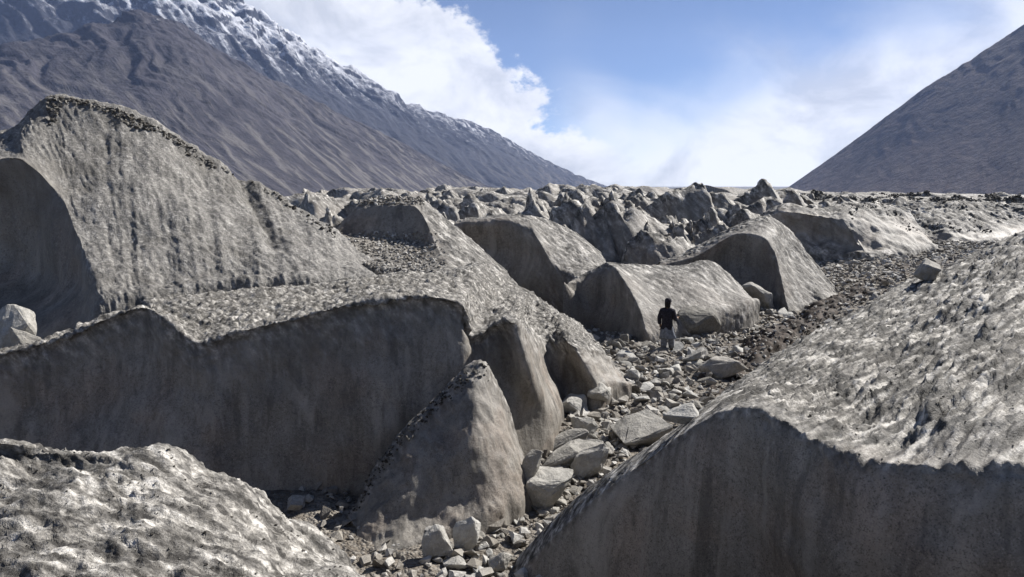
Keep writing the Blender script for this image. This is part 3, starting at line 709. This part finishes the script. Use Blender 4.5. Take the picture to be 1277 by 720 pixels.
boulder('pale leaning block below the tent-shaped hummock', 951, 388, 50, 24, 30, .6, (.1, .55, .2))
boulder('square tan boulder perched on the edge of the right slab', 1163, 350, 36, 32, 31, .9, (0, .05, .6), cat='boulder')
boulder('pale block at the left edge, lying in the hollow behind the dark wall', -2, 400, 62, 78, 32, .8, (0, .1, .2), d=17.3)
boulder('smaller pale block beside the one in the hollow at the left edge', 26, 420, 34, 44, 33, .8, (0, -.1, .5), d=17.0)

# repeated stones along the track
variants = [rock_mesh('stone', 100+i, 1, (1, rng.uniform(.6, .95), rng.uniform(.4, .75)), 12, STONE, .06) for i in range(10)]
zones = [((560, 640, 660, 720), 40, 'below the small ice fin'), ((640, 500, 780, 640), 85, 'among the slabs of the block pile'), ((760, 440, 900, 530), 60, 'in the track in front of the walker'), ((760, 400, 900, 440), 35, 'around and behind the walker'),
         ((860, 370, 1010, 460), 45, 'on the track below the tent-shaped hummock'), ((700, 430, 790, 500), 25, 'at the foot of the ribbed wall end')]
cnt = 0
for (x0, y0, x1, y1), n, where in zones:
    got = 0
    for t in range(n*6):
        if got >= n: break
        px, py = rng.uniform(x0, x1), rng.uniform(y0, y1)
        h = cast(px, py)
        if h is None or h[2].name != 'ground': continue
        dist = h[0][1]; s = (5.5+15*rng.rand()**2.4)*dist/F*1.5
        o = bpy.data.objects.new('stone', variants[rng.randint(10)]); COL.objects.link(o)
        o.scale = (s, s, s); o.rotation_euler = (rng.uniform(-.4, .4), rng.uniform(-.4, .4), rng.uniform(0, 6.28))
        o.location = (h[0][0], h[0][1], h[0][2]+s*.08)
        tag(o, 'loose angular stone lying '+where, 'stone', 'loose stones '+where); got += 1; cnt += 1

# uncountable rubble as stuff
def hull_np(seed):
    me = rock_mesh('t', seed, 1, (1, .8, .62), 9, STONE, 0)
    v = np.array([x.co for x in me.vertices]); f = np.array([p.vertices[:] for p in me.polygons]); bpy.data.meshes.remove(me); return v, f
HULLS = [hull_np(300+i) for i in range(8)]
def rubble(name, label, pts, sizes, mat, sink=.1):
    V, Fc, off = [], [], 0
    for p, s in zip(pts, sizes):
        v, f = HULLS[rng.randint(8)]
        q = Matrix.Rotation(rng.uniform(0, 6.28), 3, 'Z') @ Matrix.Rotation(rng.uniform(-.7, .7), 3, 'X')
        V.append((v @ np.array(q).T)*s*np.array([1, 1, 1]) + p + np.array([0, 0, s*(.25-sink)])); Fc.append(f+off); off += len(v)
    V = np.concatenate(V); Fc = np.concatenate(Fc)
    me = bpy.data.meshes.new(name); me.from_pydata(V.tolist(), [], Fc.tolist()); me.materials.append(mat)
    o = bpy.data.objects.new(name, me); COL.objects.link(o); tag(o, label, None, None, 'stuff'); return o

def sample(zlist, n, lo, hi, allow=None, minz=.35):
    pts, sz = [], []
    for (x0, y0, x1, y1), w in zlist:
        for t in range(int(n*w)):
            px, py = rng.uniform(x0, x1), rng.uniform(y0, y1); h = cast(px, py)
            if h is None or abs(h[1][2]) < minz: continue
            if allow and h[2] not in allow: continue
            pts.append(h[0]); sz.append((lo+(hi-lo)*rng.rand()**2.5)*h[0][1]/F*1.25)
    return pts, sz
obj_of = lambda k: ICE_THINGS[k][0]
# spread over the gully floor, whether the lens sees it or not
N_ = 14000
yy = rng.uniform(8.5, 60, N_); xx = np.interp(yy, [8, 11, 17.5, 25, 33, 50, 60], [-.6, 0, 1.6, 5.2, 12, 27, 34]) + rng.normal(size=N_)*(1.9+yy*.11)
px_ = np.stack([xx, yy, ground_z(xx, yy)], -1); sz_ = rng.uniform(.06, .15, N_)+.30*rng.rand(N_)**5+.0025*yy
rubble('rubble', 'brown stony rubble covering the floor of the gully', px_, sz_, RUBBLE)
p1, s1 = sample([((60, 118, 420, 300), .8), ((60, 118, 260, 190), .5)], 6500, 1.3, 6, {obj_of('G')}, -1)
keep = []
Gc = ICE_THINGS['G'][1]
zc = {}
nvG = Gc.shape[0]
crest = Gc[int(nvG*.0):].reshape(-1, 3)
# debris lies only on a narrow band along the crest of the tall hummock
crest_px = [(34, 137), (64, 122), (98, 126), (150, 139), (200, 163), (250, 193), (300, 221), (352, 248), (402, 282)]
cx_, cy_ = zip(*crest_px)
def to_px(p):
    q = np.asarray(p)-CAM; c, s = math.cos(PITCH), math.sin(PITCH); f = q[1]*c-q[2]*s; up = q[1]*s+q[2]*c
    return 638.5+F*q[0]/f, 360-F*up/f
for p, s in zip(p1, s1):
    x, y = to_px(p); dy = y-np.interp(x, cx_, cy_)
    pn = perlin((p/1.1)[None, :])[0]                              # uneven patches and a few trails
    if -2 < dy < 5+26*max(0, pn+.12)+34*max(0, pn-.15)*rng.rand(): keep.append((p, s*rng.uniform(.6, 1.3)))
rubble('rubble', 'grey-brown stony debris along the crest of the tall left hummock', [a for a, b in keep], [b for a, b in keep], CREST_RUBBLE)
p2, s2 = sample([((425, 290, 560, 350), .9), ((450, 246, 530, 256), .15)], 2400, 1.5, 5.5, {obj_of('F')}, -1)
k2 = [(p, s) for p, s in zip(p2, s2) for x, y in [to_px(p)] if x < 532+(y-290)*.35+rng.normal()*9 and y > 292-(x-440)*.04+rng.normal()*5 or y < 258]
p2, s2 = [a for a, b in k2], [b for a, b in k2]
rubble('rubble', 'brown rubble apron below the flat-topped ice block', p2, s2, RUBBLE)
p4, s4 = sample([((880, 330, 1190, 500), 1.0)], 2600, 2, 7, {obj_of('bank')}, -1)
rubble('rubble', 'loose brown stones lying on the muddy bank', p4, s4, RUBBLE)
p5, s5 = sample([((1000, 236, 1277, 251), 1.0), ((1060, 250, 1277, 290), .25)], 2600, 1.2, 4.5, None, -1)
k5 = [(p, s) for p, s in zip(p5, s5) if p[1] < 160 and fbm((p/9.0)[None, :], 3)[0] > -.05]
rubble('rubble', 'dark debris dusting the ice crest at the right skyline', [a for a, b in k5], [b for a, b in k5], DARK_RUBBLE)
p6, s6 = sample([((0, 560, 440, 720), 1.0), ((680, 300, 1277, 690), 1.4)], 420, 1.0, 4.5, {obj_of('A'), obj_of('B')}, .55)
rubble('rubble', 'scattered dark grit and pebbles on the two crusty foreground slopes', p6, s6, DARK_RUBBLE, .2)
p3, s3 = sample([((400, 450, 610, 700), 1.0)], 5000, 2, 6, {obj_of('C')}, -1)
lx, ly = (390, 428, 465, 510, 555, 590, 604), (699, 655, 588, 533, 488, 460, 456)
k3 = []
for p, s in zip(p3, s3):
    x, y = to_px(p); dy = y-np.interp(x, lx, ly)
    if -3 < dy < 6+16*rng.rand(): k3.append((p, s))
rubble('rubble', 'dark stones strewn down the ridge of the small ice fin', [a for a, b in k3], [b for a, b in k3], DARK_RUBBLE)

# ------------------------------------------------------------------ the walker
def skin_obj(name, verts, edges, radii, mat, parent, root=0, sub=2):
    me = bpy.data.meshes.new(name); me.from_pydata(verts, edges, []); me.materials.append(mat)
    o = bpy.data.objects.new(name, me); COL.objects.link(o); o.parent = parent
    m = o.modifiers.new('skin', 'SKIN'); m.use_smooth_shade = True
    for i, r in enumerate(radii):
        sv = me.skin_vertices[0].data[i]; sv.radius = (r, r) if not isinstance(r, tuple) else r
    me.skin_vertices[0].data[root].use_root = True
    o.modifiers.new('sub', 'SUBSURF').levels = sub; o.modifiers['sub'].render_levels = sub
    return o

def lathe(name, prof, mat, parent, n=20, wob=None):
    """prof: (z, rx, ry, cx, cy)"""
    V, Fc = [], []
    for (z, rx, ry, cx, cy) in prof:
        for k in range(n):
            a = 2*math.pi*k/n; w = 1+(wob(a, z) if wob else 0)
            V.append((cx+rx*w*math.cos(a), cy+ry*w*math.sin(a), z))
    for i in range(len(prof)-1):
        for k in range(n): Fc.append((i*n+k, i*n+(k+1) % n, (i+1)*n+(k+1) % n, (i+1)*n+k))
    me = bpy.data.meshes.new(name); me.from_pydata(V, [], Fc); me.materials.append(mat)
    for p in me.polygons: p.use_smooth = True
    o = bpy.data.objects.new(name, me); COL.objects.link(o); o.parent = parent; return o

SKIN = plain_material('skin', (.24, .15, .10), .6); JACKET = plain_material('black_cloth', (.022, .020, .026), .9, 25, .4, .01); TUNIC = plain_material('grey_blue_cloth', (.15, .16, .18), .9, 14, .3, .02)
BOOT = plain_material('boot_leather', (.03, .026, .022), .7); HAIR = plain_material('dark_hair', (.012, .010, .009), .8)
def walker(px, py, height, face):
    h = cast(px, py); loc = h[0]
    e = bpy.data.objects.new('person', None); COL.objects.link(e); e.location = loc; e.rotation_euler = (0, 0, face); s = height/1.75; e.scale = (s, s, s)
    tag(e, 'walker in black jacket, dark cap and loose grey clothes standing on the rubble track', 'person')
    # body: +y is forward; weight on the left leg, right leg a step ahead and lower
    v = [(0, 0, .95), (0, -.01, 1.15), (0, 0, 1.38), (0, .01, 1.50), (0, .03, 1.58), (0, .035, 1.66), (0, .03, 1.71),
         (-.09, 0, .90), (-.10, .03, .50), (-.10, -.02, .09), (-.10, .10, .03),
         (.09, 0, .90), (.11, .16, .53), (.11, .16, .12), (.12, .28, .05),
         (-.19, 0, 1.41), (-.25, -.03, 1.14), (-.25, .06, .90), (-.25, .10, .80),
         (.19, 0, 1.41), (.25, -.02, 1.14), (.27, .20, 1.14), (.27, .28, 1.17)]
    ed = [(0, 1), (1, 2), (2, 3), (3, 4), (4, 5), (5, 6), (0, 7), (7, 8), (8, 9), (9, 10), (0, 11), (11, 12), (12, 13), (13, 14), (2, 15), (15, 16), (16, 17), (17, 18), (2, 19), (19, 20), (20, 21), (21, 22)]
    ra = [(.15, .10), (.14, .10), (.15, .10), .05, .085, .09, .06, .085, .06, .045, .035, .085, .06, .045, .035, .06, .05, .04, .036, .06, .05, .04, .036]
    body = skin_obj('body', v, ed, ra, SKIN, e)
    # fingers, small as they are
    for hx, hy, hz, sgn, up in ((-.25, .10, .80, -1, 0), (.27, .28, 1.17, 1, 1)):
        vv, ee, rr = [(hx, hy, hz)], [], [.034]
        for f in range(4):
            ox = (f-1.5)*.019
            a = (hx+ox, hy+(.07 if up else .01), hz+(.02 if up else -.055)); b = (hx+ox, hy+(.11 if up else .025), hz+(.0 if up else -.105-.006*(1.5-abs(f-1.5))))
            i = len(vv); vv += [a, b]; ee += [(0, i), (i, i+1)]; rr += [.0095, .008]
        i = len(vv); vv += [(hx-sgn*.04, hy+.03, hz-.01), (hx-sgn*.05, hy+.06, hz-.03)]; ee += [(0, i), (i, i+1)]; rr += [.011, .009]
        skin_obj('hand', vv, ee, rr, SKIN, e, 0, 1)
    # jacket
    jv = [(0, 0, .86), (0, 0, .98), (0, -.01, 1.2), (0, -.005, 1.38), (0, .0, 1.54), (-.2, 0, 1.40), (-.265, -.03, 1.14), (-.262, .05, .92), (.2, 0, 1.40), (.265, -.02, 1.14), (.275, .17, 1.13)]
    je = [(0, 1), (1, 2), (2, 3), (3, 4), (3, 5), (5, 6), (6, 7), (3, 8), (8, 9), (9, 10)]
    jr = [(.195, .15), (.195, .15), (.205, .16), (.19, .145), .085, .09, .08, .065, .09, .08, .065]
    skin_obj('jacket', jv, je, jr, JACKET, e, 1)
    lathe('tunic', [(.90, .19, .14, 0, 0), (.80, .215, .16, 0, 0), (.66, .24, .19, .01, .02), (.52, .27, .22, .03, .03), (.50, .265, .215, .03, .03), (.60, .2, .15, 0, .02)], TUNIC, e, 36, lambda a, z: .09*math.sin(5*a+z*4)*(1-z))
    for sx, k in ((-1, (-.10, .03, -.02)), (1, (.11, .16, .16))):
        t = lathe('trouser_leg', [(.85, .11, .12, sx*.09, 0), (.52, .10, .105, k[0], k[1]), (.30, .10, .10, k[0], (k[1]+k[2])/2), (.14, .085, .085, k[0], k[2]), (.15, .06, .06, k[0], k[2])], TUNIC, e, 20, lambda a, z: .06*math.sin(4*a+z*20))
        fy = k[2]; zz = 0 if sx < 0 else .03
        skin_obj('boot', [(k[0], fy, .16+zz), (k[0], fy-.01, .06+zz), (k[0], fy+.10, .045+zz), (k[0], fy+.18, .035+zz)], [(0, 1), (1, 2), (2, 3)], [.06, .058, .05, .04], BOOT, e, 1)
    # head gear, hair, ears, nose
    lathe('cap', [(1.70, .105, .115, 0, .03), (1.74, .11, .12, 0, .03), (1.79, .10, .11, 0, .025), (1.825, .06, .07, 0, .02), (1.83, .005, .005, 0, .02)], JACKET, e, 20)
    bl = lathe('cap_brim', [(1.705, .10, .10, 0, .06), (1.70, .10, .15, 0, .11), (1.69, .09, .14, 0, .11), (1.695, .09, .10, 0, .06)], JACKET, e, 20)
    lathe('hair', [(1.52, .085, .07, 0, -.02), (1.62, .10, .10, 0, 0), (1.70, .104, .11, 0, .015), (1.72, .10, .11, 0, .02)], HAIR, e, 18)
    skin_obj('nose', [(0, .12, 1.665), (0, .142, 1.635)], [(0, 1)], [.012, .016], SKIN, e, 0, 1)
    for sx in (-1, 1): skin_obj('ear', [(sx*.092, .03, 1.67), (sx*.1, .025, 1.63)], [(0, 1)], [.014, .012], SKIN, e, 0, 1)
    return e
walker(831, 440, 1.78, R(-28))

# ------------------------------------------------------------------ valley haze
hz = bpy.data.meshes.new('haze'); bm = bmesh.new(); bmesh.ops.create_cube(bm, size=1.0)
bmesh.ops.transform(bm, matrix=Matrix.Translation((0, 0, 780)) @ Matrix.Diagonal((18400, 18400, 1780, 1)), verts=bm.verts); bm.to_mesh(hz); bm.free()
m = bpy.data.materials.new('valley_air'); m.use_nodes = True; t = NT(m.node_tree); m.node_tree.nodes.remove(m.node_tree.nodes['Principled BSDF'])
vol = t.new('ShaderNodeVolumePrincipled'); vol.inputs['Color'].default_value = (.44, .59, 1, 1); vol.inputs['Density'].default_value = 3.6e-5; vol.inputs['Anisotropy'].default_value = .1
t.link(vol.outputs[0], m.node_tree.nodes['Material Output'].inputs['Volume']); hz.materials.append(m)
ho = bpy.data.objects.new('haze', hz); COL.objects.link(ho); tag(ho, 'thin blue air filling the whole valley', None, None, 'stuff')
print('tris', sum(len(o.data.loop_triangles) or len(o.data.polygons)*2 for o in bpy.data.objects if o.type == 'MESH'), 'stones', cnt)
